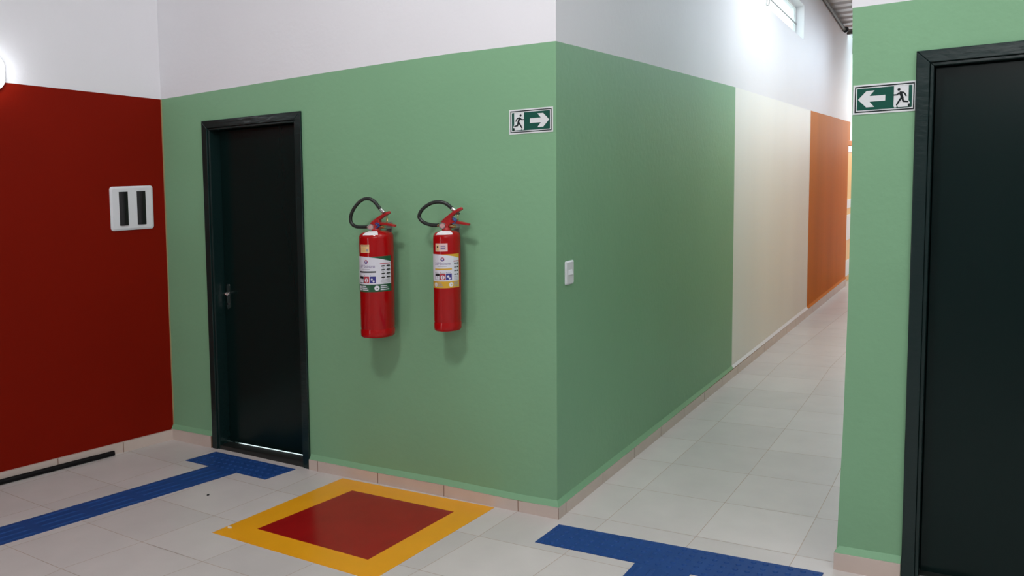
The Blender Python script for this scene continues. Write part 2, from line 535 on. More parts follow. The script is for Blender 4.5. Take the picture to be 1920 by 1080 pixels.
sr.prism([rp(0, 0, 0), rp(0, .0168, 0), rp(0, .0168, .087), rp(0, 0, .087)],
         [rp(-3, 0, 0), rp(-3, .0168, 0), rp(-3, .0168, .087), rp(-3, 0, .087)], M_sgrout)
struct(sr.build('baseboard_left'))
s4 = MB()
s4.xz([(RX - .018, -.004), (1.56, -.004), (1.56, .077), (RX - .018, .073)], RY - .018, RY, M_skirt)
s4.yz([(RY, -.004), (3.0, -.004), (3.0, .075), (RY, .073)], RX - .018, RX, M_skirt)
struct(s4.build('baseboard_right', bevel=0.0015))

# ------------------------------------------------------------------ doors
def door(name, xl, xr, top, yw, zb, opl, opr, opt, depth, handle_x, gap=0.044):
    """casing from xl to xr up to top on the wall plane yw; the opening is opl..opr, opt"""
    r = bpy.data.objects.new(name, None); COL.objects.link(r)
    r.location = shear_x(((xl + xr) / 2, yw, zb)); r['kind'] = 'structure'
    cw = 0.062
    f = MB()
    # flat casing with a stepped inner moulding
    for a0, a1, y0, y1 in ((0.0, cw - .014, yw - .014, yw), (cw - .014, cw, yw - .006, yw)):
        f.xz([(xl + a0, zb), (xl + a1, zb), (xl + a1, top - a1), (xl + a0, top - a0)], y0, y1, M_frame)
        f.xz([(xr - a1, zb), (xr - a0, zb), (xr - a0, top - a0), (xr - a1, top - a1)], y0, y1, M_frame)
        f.xz([(xl + a0, top - a0), (xl + a1, top - a1), (xr - a1, top - a1), (xr - a0, top - a0)], y0, y1, M_frame)
    f.build('casing', parent=r, origin=((xl + xr) / 2, yw, zb), bevel=0.003)
    j = MB()
    il, ir, it = xl + cw, xr - cw, top - cw
    j.box((il - .03, yw, zb), (il, yw + .15, it), M_frame)
    j.box((ir, yw, zb), (ir + .03, yw + .15, it), M_frame)
    j.box((il - .03, yw, it), (ir + .03, yw + .15, it + .03), M_frame)
    # stop
    j.box((il, yw + depth + .036, zb), (il + .012, yw + .15, it), M_frame)
    j.box((ir - .012, yw + depth + .036, zb), (ir, yw + .15, it), M_frame)
    j.box((il, yw + depth + .036, it - .012), (ir, yw + .15, it), M_frame)
    j.build('jamb', parent=r, origin=((xl + xr) / 2, yw, zb), bevel=0.002)
    lf = MB()
    lf.box((il + .003, yw + depth, zb + gap), (ir - .003, yw + depth + .034, it - .003), M_doorp)
    leaf = lf.build('door_leaf', parent=r, origin=((xl + xr) / 2, yw, zb), bevel=0.003)
    th = MB(); th.box((il, yw - .004, zb - .002), (ir, yw + depth + .002, zb + .040), M_rubber)
    th.build('threshold', parent=r, origin=((xl + xr) / 2, yw, zb), bevel=0.004)
    if handle_x is not None:
        h = MB(); hy = yw + depth
        pts = []
        for k in range(24):
            a = 2 * math.pi * k / 24
            pts.append((handle_x + .014 * math.cos(a), 1.014 + (.058 if math.sin(a) > 0 else -.058) + .024 * math.sin(a)))
        h.prism([(p[0], hy, p[1]) for p in pts], [(p[0], hy - .004, p[1]) for p in pts], M_chrome)
        h.lathe([(.0, 0), (.008, 0), (.008, .032), (0, .032)], (handle_x, hy, 1.035), M_chrome, n=16, axis=(0, -1, 0))
        h.tube([(handle_x - .006, hy - .034, 1.036), (handle_x + .012, hy - .036, 1.036), (handle_x + .03, hy - .036, 1.030), (handle_x + .04, hy - .034, 1.044)], .0065, M_chrome, n=12)
        h.lathe([(.0, 0), (.006, 0), (.006, .006), (0, .006)], (handle_x, hy - .003, .965), M_black, n=16, axis=(0, -1, 0))
        ho = h.build('door_handle', parent=leaf, origin=((xl + xr) / 2, yw, zb))
        ho['label'] = 'chrome handle with a long escutcheon plate'
    return r


d1 = door('door_1', -2.555, -1.684, 2.153, 0.0, 0.0, DL, DR, DT, 0.075, -2.455)
d1['label'] = 'dark green gloss door with chrome handle in the long green wall'
d2 = door('door_2', 1.563, 2.46, 2.14, RY, 0.0, RDL, RDR, RDT, 0.045, None, gap=0.036)
d2['label'] = 'dark green gloss door in the short green wall at right'

# yellow door standing in the last opening of the corridor
OD = (-0.06, 9.2, 0.0)
r3 = bpy.data.objects.new('door_3', None); COL.objects.link(r3); r3.location = shear_x(OD); r3['kind'] = 'structure'
b = MB(); b.box((-0.075, YD + .02, 0.01), (-0.04, 9.66, 1.97), M_yellow); b.build('door_leaf', OD, r3)
b = MB()
b.box((-0.10, YD, 0.0), (-0.0, YD + .02, 2.04), M_orange); b.box((-0.10, 9.66, 0.0), (-0.02, 9.70, 2.04), M_winframe)
b.box((-0.10, YD + .02, 1.975), (-0.02, 9.66, 2.04), M_orange)
b.build('frame', OD, r3)
b = MB()
for z0, z1 in ((1.88, 1.965), (1.08, 1.20), (.62, .98), (.10, .32)):
    b.box((-0.041, YD + .025, z0), (-0.022, 9.6, z1), M_winframe)
b.build('panel', OD, r3)

# ------------------------------------------------------------------ corridor window
wr_ = bpy.data.objects.new('window_1', None); COL.objects.link(wr_); wr_.location = shear_x((-.08, 4.4, 3.1)); wr_['kind'] = 'structure'
OW = (-.08, 4.4, 3.1)
b = MB()
t = .022
b.yz([(WY0, sillz(WY0)), (WY1, sillz(WY1)), (WY1, sillz(WY1) + t), (WY0, sillz(WY0) + t)], -.11, -.085, M_winframe)
b.yz([(WY0, headz(WY0) - t), (WY1, headz(WY1) - t), (WY1, headz(WY1)), (WY0, headz(WY0))], -.11, -.085, M_winframe)
for yy in (WY0 + t / 2, 4.42, WY1 - t / 2):
    b.yz([(yy - t / 2, sillz(yy)), (yy + t / 2, sillz(yy)), (yy + t / 2, headz(yy)), (yy - t / 2, headz(yy))], -.11, -.085, M_winframe)
b.build('window_frame', OW, wr_)
b = MB()
b.yz([(WY0 + t, sillz(WY0) + t), (WY1 - t, sillz(WY1) + t), (WY1 - t, headz(WY1) - t), (WY0 + t, headz(WY0) - t)], -.099, -.096, M_glass)
b.build('glass_pane', OW, wr_)
b = MB()
zz = lambda y, k: sillz(y) + k * .359
b.tube([(-.083, WY0, zz(WY0, .5)), (-.083, WY1, zz(WY1, .5))], .007, M_steel, n=8, sub=1)
for k in range(5):
    yc = 3.45 + .5 * k
    if yc > 4.75:
        continue
    b.tube([(-.083, yc - .02, zz(yc, .98)), (-.083, yc - .10, zz(yc, .8)), (-.083, yc - .04, zz(yc, .6)), (-.083, yc + .05, zz(yc, .5)), (-.083, yc + .03, zz(yc, .32)), (-.083, yc - .05, zz(yc, .28)), (-.083, yc - .03, zz(yc, .45))], .006, M_steel, n=8)
    b.tube([(-.083, yc + .16, zz(yc, .98)), (-.083, yc + .2, zz(yc, .8)), (-.083, yc + .1, zz(yc, .6)), (-.083, yc + .04, zz(yc, .5))], .006, M_steel, n=8)
b.build('grille', OW, wr_)

# ------------------------------------------------------------------ floor markings
def zq(p, dz=0.0):
    return (p[0], p[1], zfl(p[0]) + dz)


def flat_slab(mb, poly, h, mt):
    mb.prism([zq(p, -.0005) for p in poly], [zq(p, h) for p in poly], mt)


out = [(-1.393, -0.042), (-0.355, -0.027), (-0.421, -0.919), (-1.479, -0.897)]
inn = [(-1.21, -0.164), (-0.517, -0.163), (-0.566, -0.78), (-1.304, -0.765)]
fm = thing('floor_marking', (-.93, -.48, 0), 'glossy red square with a yellow border painted on the floor below the fire extinguishers', 'floor marking')
b = MB()
for k in range(4):
    k2 = (k + 1) % 4
    flat_slab(b, [out[k], out[k2], inn[k2], inn[k]], .0015, M_myellow)
b.build('yellow_border', (-.93, -.48, 0), fm)
b = MB(); flat_slab(b, inn, .0013, M_mred); b.build('red_centre', (-.93, -.48, 0), fm)


def quad_at(q, s, t):
    a = Vector(q[0]).lerp(Vector(q[1]), s); c = Vector(q[3]).lerp(Vector(q[2]), s)
    return a.lerp(c, t)


def tactile(name, bar, stem, label, bn, bm_, stem_len):
    cx = sum(p[0] for p in bar) / 4; cy = sum(p[1] for p in bar) / 4
    o = thing(name, (cx, cy, 0), label, 'tactile paving')
    b = MB(); flat_slab(b, bar, .003, M_blue)
    for i in range(bn):
        for j in range(bm_):
            p = quad_at(bar, (i + .5) / bn, (j + .5) / bm_)
            z = zfl(p[0]) + .003
            b.lathe([(.0125, 0), (.011, .0022), (.007, .0036), (.0, .0038)], (p[0], p[1], z), M_blue, n=12)
    b.build('warning_strip', (cx, cy, 0), o)
    b = MB(); flat_slab(b, stem, .0028, M_blue)
    nb = 4
    nseg = max(1, int(stem_len / .26))
    for s in range(nseg):
        for k in range(nb):
            u = (k + .5) / nb
            t0 = (s + .08) / nseg; t1 = (s + .92) / nseg
            w = .012 / .25
            pts = [quad_at(stem, u - w, t0), quad_at(stem, u + w, t0), quad_at(stem, u + w, t1), quad_at(stem, u - w, t1)]
            top = [quad_at(stem, u - w * .5, t0 + .01), quad_at(stem, u + w * .5, t0 + .01), quad_at(stem, u + w * .5, t1 - .01), quad_at(stem, u - w * .5, t1 - .01)]
            b.prism([zq(p, .0026) for p in pts], [zq(p, .0062) for p in top], M_blue)
    b.build('guide_strip', (cx, cy, 0), o)
    return o


tactile('tactile_paving', [(-2.467, -.058), (-1.759, -.054), (-1.799, -.258), (-2.511, -.257)],
        [(-2.287, -.258), (-2.042, -.258), (-2.50, -2.32), (-2.74, -2.28)],
        'blue T-shaped tactile paving whose long stem runs from the left door along the red wall', 15, 4, 2.1)
tactile('tactile_paving', [(0.046, -.070), (1.274, -.022), (1.27, -.262), (0.034, -.291)],
        [(0.533, -.281), (0.781, -.272), (0.775, -1.5), (0.525, -1.5)],
        'blue T-shaped tactile paving across the corridor mouth beside the wall corner', 24, 5, 1.2)

b = MB(); b.lathe([(.0, 0), (.007, 0), (.008, .003), (.004, .006), (0, .006)], (-1.908, -.574, zfl(-1.908)), M_dirt, n=9)
tag(b.build('crumb', (-1.908, -.574, zfl(-1.908))), 'tiny dark crumb on the white floor between the blue stem and the yellow border', 'crumb')
b = MB()
b.xy([(-1.462, -.815), (-1.447, -.806), (-1.432, -.812), (-1.430, -.822), (-1.45, -.826)], .0016, .004, M_scrap)
tag(b.build('scrap', (-1.446, -.815, .0016)), 'tiny white scrap lying on the left corner of the yellow border', 'scrap')

# black pipe along the foot of the red wall
b = MB()
pth = [(xred(y_) + .018 + .0175, y_, zfl(xred(y_)) + .0165) for y_ in (-.405, -1.0, -1.7, -2.4)]
b.tube(pth, .0160, M_pvc, n=18, sub=1)
tag(b.build('pipe', pth[0]), 'thin black pipe lying on the floor along the foot of the red wall', 'pipe')

# ------------------------------------------------------------------ things on the red wall
def rw(y, off, z):          # point on the red wall, off metres in front of it
    nx, ny = 1.0, -RS
    l_ = math.hypot(nx, ny)
    return (xred(y) + off * nx / l_, y + off * ny / l_, z)


def rrect(u0, u1, z0, z1, r, n=6):
    pts = []
    for cu, cz, a0 in ((u1 - r, z0 + r, -90), (u1 - r, z1 - r, 0), (u0 + r, z1 - r, 90), (u0 + r, z0 + r, 180)):
        for k in range(n + 1):
            a = math.radians(a0 + 90 * k / n)
            pts.append((cu + r * math.cos(a), cz + r * math.sin(a)))
    return pts


wp = thing('wall_plate', rw(-.212, 0, 1.615), 'white rounded wall plate with two tall black inserts on the red wall', 'wall plate')
OWP = rw(-.212, 0, 1.615)
b = MB()
o1 = rrect(-.345, -.079, 1.474, 1.758, .018); o2 = rrect(-.333, -.091, 1.486, 1.746, .014)
b.prism([rw(p[0], 0, p[1]) for p in o1], [rw(p[0], .008, p[1]) for p in o1], M_plastic)
b.prism([rw(p[0], .008, p[1]) for p in o1], [rw(p[0], .014, p[1]) for p in o2], M_plastic)
b.build('plate', OWP, wp)
for u0, u1 in ((-.293, -.238), (-.183, -.128)):
    b = MB()
    for k in range(8):
        a0 = math.pi * k / 8; a1 = math.pi * (k + 1) / 8
        um = (u0 + u1) / 2; hw = (u1 - u0) / 2
        b.prism([rw(um - hw * math.cos(a0), .013, 1.506), rw(um - hw * math.cos(a1), .013, 1.506), rw(um - hw * math.cos(a1), .014 + .010 * math.sin(a1), 1.506), rw(um - hw * math.cos(a0), .014 + .010 * math.sin(a0), 1.506)],
                [rw(um - hw * math.cos(a0), .013, 1.724), rw(um - hw * math.cos(a1), .013, 1.724), rw(um - hw * math.cos(a1), .014 + .010 * math.sin(a1), 1.724), rw(um - hw * math.cos(a0), .014 + .010 * math.sin(a0), 1.724)], M_black)
    b.build('black_insert', OWP, wp)

wlt = thing('wall_lamp', rw(-.99, 0, 2.44), 'lit oval white wall lamp above the red paint, cut by the left edge', 'lamp')
OWL = rw(-.99, 0, 2.44)
b = MB()
for k, (d0, s0) in enumerate([(0, 1.0)]):
    pts = rrect(-1.09, -.89, 2.335, 2.545, .07)
    b.prism([rw(p[0], 0, p[1]) for p in pts], [rw(p[0], .02, p[1]) for p in pts], M_plastic)
b.build('base', OWL, wlt)
b = MB()
rings = []
for d, ins in ((.02, .006), (.05, .008), (.075, .022), (.09, .05)):
    rings.append([rw(p[0], d, p[1]) for p in rrect(-1.09 + ins, -.89 - ins, 2.335 + ins, 2.545 - ins, .068 - ins * .6)])
vs = [p for r_ in rings for p in r_]; nn = len(rings[0])
fs = [(j * nn + k, j * nn + (k + 1) % nn, (j + 1) * nn + (k + 1) % nn, (j + 1) * nn + k) for j in range(3) for k in range(nn)]
fs += [tuple(range(3 * nn, 4 * nn)), tuple(range(nn))[::-1]]
b.add(vs, fs, M_lamp, True)
b.build('diffuser', OWL, wlt)

# ------------------------------------------------------------------ light switch on the corridor wall
ls = thing('light_switch', (0, .132, 1.225), 'narrow white light switch on the corridor side beside the wall corner', 'switch')
b = MB()
o1 = rrect(.088, .178, 1.164, 1.284, .009); o2 = rrect(.095, .171, 1.171, 1.277, .006)
b.prism([(0, *p) for p in o1], [(.005, *p) for p in o1], M_plastic)
b.prism([(.005, *p) for p in o1], [(.009, *p) for p in o2], M_plastic)
b.build('plate', (0, .132, 1.225), ls)
b = MB()
b.prism([(.009, .112, 1.213), (.009, .152, 1.213), (.009, .152, 1.238), (.009, .112, 1.238)],
        [(.017, .114, 1.214), (.017, .150, 1.214), (.0105, .150, 1.237), (.0105, .114, 1.237)], M_plastic)
b.build('rocker', (0, .132, 1.225), ls)


# ------------------------------------------------------------------ emergency exit signs
def exit_sign(x0, x1, z0, z1, yw, mirror, label):
    W_, H_ = x1 - x0, z1 - z0
    org = ((x0 + x1) / 2, yw, (z0 + z1) / 2)
    def P(u, v):
        u = 1 - u if mirror else u
        return (x0 + u * W_, z1 - v * H_)
    o = thing('exit_sign', org, label, 'sign', 'emergency exit signs')
    def plate(name, poly, a, c, mt):
        b = MB(); b.xz([P(*p) for p in poly], yw - c, yw - a, mt); return b.build(name, org, o)
    plate('plate', [(0, 0), (1, 0), (1, 1), (0, 1)], 0, .002, M_signwhite)
    # dark outline, white line, green field
    def ringq(name, a0, b0, a1, b1, d, mt):
        b = MB()
        O = [(a0, b0), (1 - a0, b0), (1 - a0, 1 - b0), (a0, 1 - b0)]
        I = [(a1, b1), (1 - a1, b1), (1 - a1, 1 - b1), (a1, 1 - b1)]
        for k in range(4):
            k2 = (k + 1) % 4
            b.xz([P(*O[k]), P(*O[k2]), P(*I[k2]), P(*I[k])], yw - d, yw - .001, mt)
        return b.build(name, org, o)
    ringq('outline', .030, .058, .048, .096, .0028, M_signdark)
    def chamf(a, bq, c, d_):
        return [(a + c, bq), (1 - a - c, bq), (1 - a, bq + d_), (1 - a, 1 - bq - d_), (1 - a - c, 1 - bq), (a + c, 1 - bq), (a, 1 - bq - d_), (a, bq + d_)]
    plate('green_field', chamf(.066, .132, .010, .02), .001, .0028, M_signgreen)
    plate('doorway', [(.120, .135), (.348, .135), (.348, .80), (.338, .845), (.305, .845), (.295, .80), (.275, .845), (.115, .845), (.135, .76), (.09, .735), (.12, .63)], .001, .0036, M_signwhite)
    plate('arrow', [(.482, .40), (.732, .40), (.655, .22), (.783, .225), (.917, .5), (.783, .775), (.655, .775), (.732, .59), (.482, .59)], .001, .0036, M_signwhite)
    b = MB()
    asp = W_ / H_
    dep = [0]
    def nxt():
        dep[0] += 1
        return yw - .0040 - .00004 * dep[0]
    def disc(u, v, r):
        b.xz([P(u + r * math.cos(2 * math.pi * k / 16), v + r * asp * math.sin(2 * math.pi * k / 16)) for k in range(16)], nxt(), yw - .002, M_signdark)
    def limb(pts, w0, w1):
        nn_ = len(pts) - 1
        for i in range(nn_):
            (ua, va), (ub, vb) = pts[i], pts[i + 1]
            wa = w0 + (w1 - w0) * i / nn_; wb = w0 + (w1 - w0) * (i + 1) / nn_
            du, dv = ub - ua, (vb - va) / asp
            L_ = math.hypot(du, dv); nu, nv = -dv / L_, du / L_
            b.xz([P(ua + nu * wa, va + nv * wa * asp), P(ub + nu * wb, vb + nv * wb * asp), P(ub - nu * wb, vb - nv * wb * asp), P(ua - nu * wa, va - nv * wa * asp)], nxt(), yw - .002, M_signdark)
            disc(ub, vb, wb)
    disc(.270, .255, .024)
    limb([(.250, .355), (.235, .42), (.212, .55)], .027, .019)
    limb([(.258, .345), (.205, .36), (.178, .40), (.160, .48)], .0125, .010)
    limb([(.262, .36), (.292, .425), (.345, .43)], .0125, .010)
    limb([(.214, .54), (.200, .655), (.130, .68)], .017, .011)
    limb([(.225, .53), (.262, .63), (.300, .765)], .017, .011)
    b.build('running_figure', org, o)
    b = MB(); b.xz([P(.098, .74), P(.125, .76), P(.13, .84), P(.1, .86)], yw - .004, yw - .002, M_signdark)
    b.build('step', org, o)
    return o


exit_sign(-.263, -.016, 1.928, 2.049, 0.0, False, 'green exit sign with arrow pointing right, near the wall corner above the extinguishers')
exit_sign(1.334, 1.563 + .003, 1.911, 2.029, RY, True, 'green exit sign with arrow pointing left, beside the right door frame')


# ------------------------------------------------------------------ fire extinguishers
def text_mesh(s, size):
    cu = bpy.data.curves.new('text', 'FONT'); cu.body = s; cu.size = size; cu.align_x = 'LEFT'
    ob = bpy.data.objects.new('text', cu); COL.objects.link(ob)
    dg = bpy.context.evaluated_depsgraph_get(); dg.update()
    me = bpy.data.meshes.new_from_object(ob.evaluated_get(dg))
    vs = [tuple(v.co) for v in me.vertices]; fs = [tuple(p.vertices) for p in me.polygons]
    bpy.data.objects.remove(ob); bpy.data.curves.remove(cu); bpy.data.meshes.remove(me)
    return vs, fs


def extinguisher(cx, cy, R, z0, zsh, hose, gauge, lv0, lv1, cr0, cr1, ring, white, band_mt, bar_mt, stick, lab, top_green, label, seal):
    org = (cx, cy, z0)
    e = thing('fire_extinguisher', org, label, 'fire extinguisher', 'fire extinguishers on the green wall')
    # cylinder: foot ring, groove, wall, domed shoulder
    b = MB()
    H = zsh - z0; k = R
    prof = [(0.0, .006), (k * .86, .006), (k * .93, 0.0), (k * .99, .006), (k * 1.0, .014), (k * 1.0, .038), (k * .975, .043), (k * .975, .047), (k * 1.0, .053),
            (k * 1.0, H - .016), (k * .99, H - .006), (k * .96, H + .003), (k * .90, H + .010), (k * .78, H + .016), (k * .55, H + .021), (k * .30, H + .0235), (.018, H + .025), (.0, H + .025)]
    b.lathe(prof, (cx, cy, z0), M_extred, n=72)
    b.build('cylinder', org, e)
    zt = z0 + H + .023
    # neck and valve
    b = MB()
    b.lathe([(.0, 0), (.024, 0), (.024, .012), (.018, .016), (.018, .034), (0, .034)], (cx, cy, zt - .004), M_lever, n=28)
    b.box((cx - .022, cy - .012, zt + .024), (cx + .020, cy + .012, zt + .052), M_lever)
    b.box((cx - .004, cy - .0125, zt + .030), (cx + .030, cy + .0125, zt + .060), M_lever)
    b.build('valve', org, e, bevel=0.003)
    # hidden fitting and bracket
    b = MB()
    b.lathe([(0, 0), (.009, 0), (.009, .02), (.006, .02), (.006, .035), (0, .035)], (cx + .024, cy, zt + .022), M_brass, n=18, axis=(1, 0, -.1))
    b.build('outlet_fitting', org, e)
    b = MB()
    b.box((cx - .018, cy + .010, zt + .004), (cx + .018, -0.001, zt + .012), M_steel)
    b.box((cx - .018, -.006, zt - .05), (cx + .018, -0.001, zt + .04), M_steel)
    b.build('wall_hook', org, e)
    # levers: channel section, rounded tips
    def lever(name, p0, p1, w, th, bend, y_):
        b = MB(); N = 8; loops = []
        p0 = Vector((p0[0], y_, p0[1])); p1 = Vector((p1[0], y_, p1[1])); d = (p1 - p0); nrm = Vector((-d.z, 0, d.x)).normalized()
        for i in range(N + 1):
            t_ = i / N
            c = p0.lerp(p1, t_) + nrm * bend * math.sin(math.pi * t_)
            ww = w * (1.0 if i < N else .6) * (.85 + .15 * t_); hh = th * (1 - .35 * t_)
            loops.append([c + Vector((0, -ww, 0)) - nrm * hh, c + Vector((0, ww, 0)) - nrm * hh, c + Vector((0, ww, 0)) + nrm * hh, c + Vector((0, -ww, 0)) + nrm * hh])
        vs = [q for l_ in loops for q in l_]
        fs = [(0, 1, 2, 3), tuple(N * 4 + q for q in (3, 2, 1, 0))]
        for i in range(N):
            for q in range(4):
                fs.append((i * 4 + q, i * 4 + (q + 1) % 4, i * 4 + 4 + (q + 1) % 4, i * 4 + 4 + q))
        b.add(vs, fs, M_lever)
        return b.build(name, org, e, bevel=0.0022)
    lever('squeeze_lever', lv0, lv1, .012, .0105, .004, cy)
    lever('carry_handle', cr0, cr1, .012, .0078, .003, cy)
    b = MB()
    b.xz([(lv0[0] - .010, lv0[1] - .022), (lv0[0] - .012, lv0[1] + .004), (lv0[0] + .050, lv0[1] + .030), (lv0[0] + .052, lv0[1] - .006), (lv0[0] + .030, lv0[1] - .026)], cy - .0105, cy + .0105, M_lever)
    b.build('lever_bracket', org, e, bevel=0.002)
    # gauge
    b = MB()
    ax = Vector((.62, -.78, .05)).normalized()
    gc = Vector((gauge[0] - .002, cy - .020, gauge[1]))
    b.lathe([(.0, -.012), (.010, -.012), (.0165, -.004), (.0172, .004), (.0162, .008), (.0128, .008), (.0122, .0062), (.0, .0062)], gc, M_chrome, n=32, axis=ax)
    gb = b.build('pressure_gauge', org, e)
    b = MB(); b.lathe([(0, .0062), (.0122, .0062), (.0122, .0072), (0, .0072)], gc, M_gauge, n=28, axis=ax)
    b.build('dial', org, gb)
    # hose and ferrules
    nh = len(hose) - 1
    hp = [(p[0], cy - .012 + .036 * (i / nh) ** 2 - .016 * math.sin(math.pi * i / nh), p[1]) for i, p in enumerate(hose)]
    b = MB(); b.tube(hp, .0095, M_rubber, n=18); b.build('hose', org, e)
    h0 = Vector(hp[0]); h1 = Vector((gc.x - .01, gc.y + .004, gc.z))
    b = MB(); b.tube([h0 + (h0 - Vector(hp[1])).normalized() * -.012, h1], .0075, M_chrome if band_mt is M_lgreen else M_brass, n=18, sub=1)
    b.build('hose_ferrule', org, e)
    hN = Vector(hp[-1]); dN = (hN - Vector(hp[-2])).normalized()
    b = MB()
    b.tube([hN - dN * .010, hN + dN * .018], .0108, M_chrome, n=18, sub=1)
    b.build('hose_ferrule', org, e)
    b = MB()
    b.tube([hN + dN * .014, hN + dN * .028, hN + dN * .042], .0085, M_rubber, n=14, sub=1)
    b.build('nozzle', org, e)
    # safety pin ring and seal
    b = MB(); rc = Vector((ring[0], cy - .006, ring[1])); ra = .0165
    pts = [rc + Vector((ra * .55 * math.cos(a), -ra * .8 * math.cos(a), ra * math.sin(a))) for a in [2 * math.pi * q / 20 for q in range(21)]]
    b.tube(pts, .0030, M_brass, n=8, sub=1)
    b.tube([rc + Vector((-.005, 0, -ra)), rc + Vector((-.03, 0.006, -ra - .012))], .0022, M_brass, n=8, sub=1)
    b.build('safety_pin', org, e)
    b = MB(); sx, sz = seal
    b.lathe([(0, -.004), (.004, -.004), (.006, 0), (.004, .004), (0, .004)], (sx, cy - .016, sz), M_seal, n=10, axis=(.6, -.8, .1))
    b.tube([(sx - .012, cy - .016, sz + .004), (sx, cy - .020, sz + .010), (sx + .012, cy - .014, sz + .002), (sx + .004, cy - .016, sz - .012)], .0028, M_seal, n=8)
    b.tube([(sx, cy - .014, sz), (sx + .012, cy - .006, sz - .008), (sx - .012, cy - .015, sz - .02)], .003, M_seal, n=8)
    b.build('seal', org, e)

    # curved labels
    def wrap(th_deg, z, eps):
        eps = .00035 + eps * .45
        a = math.radians(th_deg)
        return (cx + (R + eps) * math.sin(a), cy - (R + eps) * math.cos(a), z)
    def strip(mb, t0, t1, zlo, zhi, eps, mt):
        n_ = max(2, int(abs(t1 - t0) / 5))
        vs = []; fs = []
        fl_ = zlo if callable(zlo) else (lambda t_: zlo); fh = zhi if callable(zhi) else (lambda t_: zhi)
        for i in range(n_ + 1):
            t_ = t0 + (t1 - t0) * i / n_
            for ep in (-.0008, eps):
                vs.append(wrap(t_, fl_(t_), ep)); vs.append(wrap(t_, fh(t_), ep))
        for i in range(n_):
            a = i * 4
            fs += [(a + 2, a + 6, a + 7, a + 3), (a, a + 4, a + 6, a + 2), (a + 1, a + 3, a + 7, a + 5)]
        fs += [(0, 2, 3, 1), (n_ * 4, n_ * 4 + 1, n_ * 4 + 3, n_ * 4 + 2)]
        mb.add(vs, fs, mt, True)
    def words(mb, s, size, t0, z, eps, mt, t1=None, squeeze=1.0):
        vs, fs = text_mesh(s, size)
        wmax = max(v[0] for v in vs)
        k_ = (math.radians(t1 - t0) * R / wmax) if t1 is not None else 1.0
        out_ = [wrap(t0 + math.degrees(v[0] * k_ / R), z + v[1] * squeeze, eps) for v in vs]
        mb.add(out_, fs, mt)
    zT, zTr, zW, zB = lab['top'], lab['top_r'], lab['wbot'], lab['bot']
    T0, T1 = -92, lab['right']
    Z = lambda f_: zW + (zT - zW) * f_
    b = MB()
    strip(b, T0, T1, zB, zT - .001, .0006, band_mt)
    curve = lambda t_: zT - (zT - zTr) * max(0.0, (t_ + 20) / (T1 + 20)) ** 2
    strip(b, T0, T1 - 2, zW, curve, .0010, M_label)
    # logo: dark red ring with a white middle
    def disc(tc_, zc, r_, mt, eps):
        vs = []; n_ = 16
        for q in range(n_ + 1):
            a = math.pi * q / n_
            hh_ = r_ * math.sin(a) + 1e-5
            t_ = tc_ - math.degrees(r_ * math.cos(a) / R)
            vs.append(wrap(t_, zc - hh_, eps)); vs.append(wrap(t_, zc + hh_, eps))
        b.add(vs, [(2 * q, 2 * q + 2, 2 * q + 3, 2 * q + 1) for q in range(n_)], mt)
    tcx = lab['logo']
    disc(tcx, Z(.81), .0105, M_lred, .0016); disc(tcx, Z(.80), .0085, M_lblue, .0018); disc(tcx, Z(.82), .0048, M_label, .0020)
    words(b, lab['text'], .018, lab['t0'], Z(.605), .0016, M_ltext, lab['t1'], 1.15)
    strip(b, lab['t0'] + 14, lab['t1'] - 18, Z(.535), Z(.55), .0013, M_lgrey)
    strip(b, lab['t0'], lab['t1'] + 3, Z(.42), Z(.475), .0016, bar_mt)
    w_ = (lab['t1'] + 3 - lab['t0']) / 3.0
    for q, mt in enumerate((M_lblack, M_lred, M_lblue)):
        a0 = lab['t0'] + q * w_ + .6; a1 = a0 + w_ - 1.6
        strip(b, a0, a1, Z(.05), Z(.285), .0014, mt)
        am = (a0 + a1) / 2
        if q == 0:
            strip(b, a0 + 1.5, a1 - 1.5, Z(.07), Z(.20), .0018, M_label)
            strip(b, am + 1.5, am + 4, Z(.11), Z(.26), .0020, M_lblack)
        elif q == 1:
            disc(am, Z(.15), .0105, M_label, .0018)
            strip(b, am - 1, am + 2, Z(.09), Z(.2), .0021, M_lred)
        else:
            disc(am - 3, Z(.18), .0055, M_label, .0018); disc(am + 3, Z(.11), .0055, M_label, .0018)
        strip(b, a0 + 1, a0 + 3, Z(.30), Z(.34), .0015, mt); strip(b, a0 + 4, a1 - 3, Z(.30), Z(.315), .0015, M_lgrey)
    # right-hand column: red rule and rows of dark marks
    c0, c1 = lab['c0'], T1 - 5
    strip(b, c0 - 2, c1 + 2, Z(.715), Z(.74), .0016, M_lred)
    for q in range(4):
        zz_ = Z(.62 - .135 * q)
        cm = (c0 + c1) / 2
        for a0, a1 in ((c0 + 1, cm - 3), (cm + 2, c1)):
            strip(b, a0, a1, zz_, zz_ + .004, .0016, M_lblack)
            strip(b, a0 + 2, a1 - 2, zz_ + .004, zz_ + .007, .0016, M_lblack)
            strip(b, a0 + 4, a1 - 4, zz_ - .006, zz_ - .004, .0014, M_lgrey)
    for q in range(4):
        strip(b, c0, c1 - 3 * (q % 2), Z(.04 + .035 * q), Z(.05 + .035 * q), .0014, M_lgrey)
    # band at the bottom: two emblems and lines of small print
    zm = (zB + zW) / 2; hh = (zW - zB)
    small = M_label if band_mt is M_lgreen else M_lgrey
    for tc_ in (lab['t0'] + 4, lab['c0'] - 13):
        disc(tc_, zm, hh * .33, M_label, .0012); disc(tc_ + 1, zm - .002, hh * .10, band_mt, .0014)
    for a0, a1 in ((lab['t0'] + 14, lab['t0'] + 40), (lab['c0'] - 1, lab['c0'] + 30)):
        for q, f_ in enumerate((.22, .46, .70)):
            strip(b, a0, min(a1 - 4 * q, T1 - 3 - 2 * q), zB + hh * f_, zB + hh * (f_ + .11), .0012, small)
    lo = b.build('label', org, e)
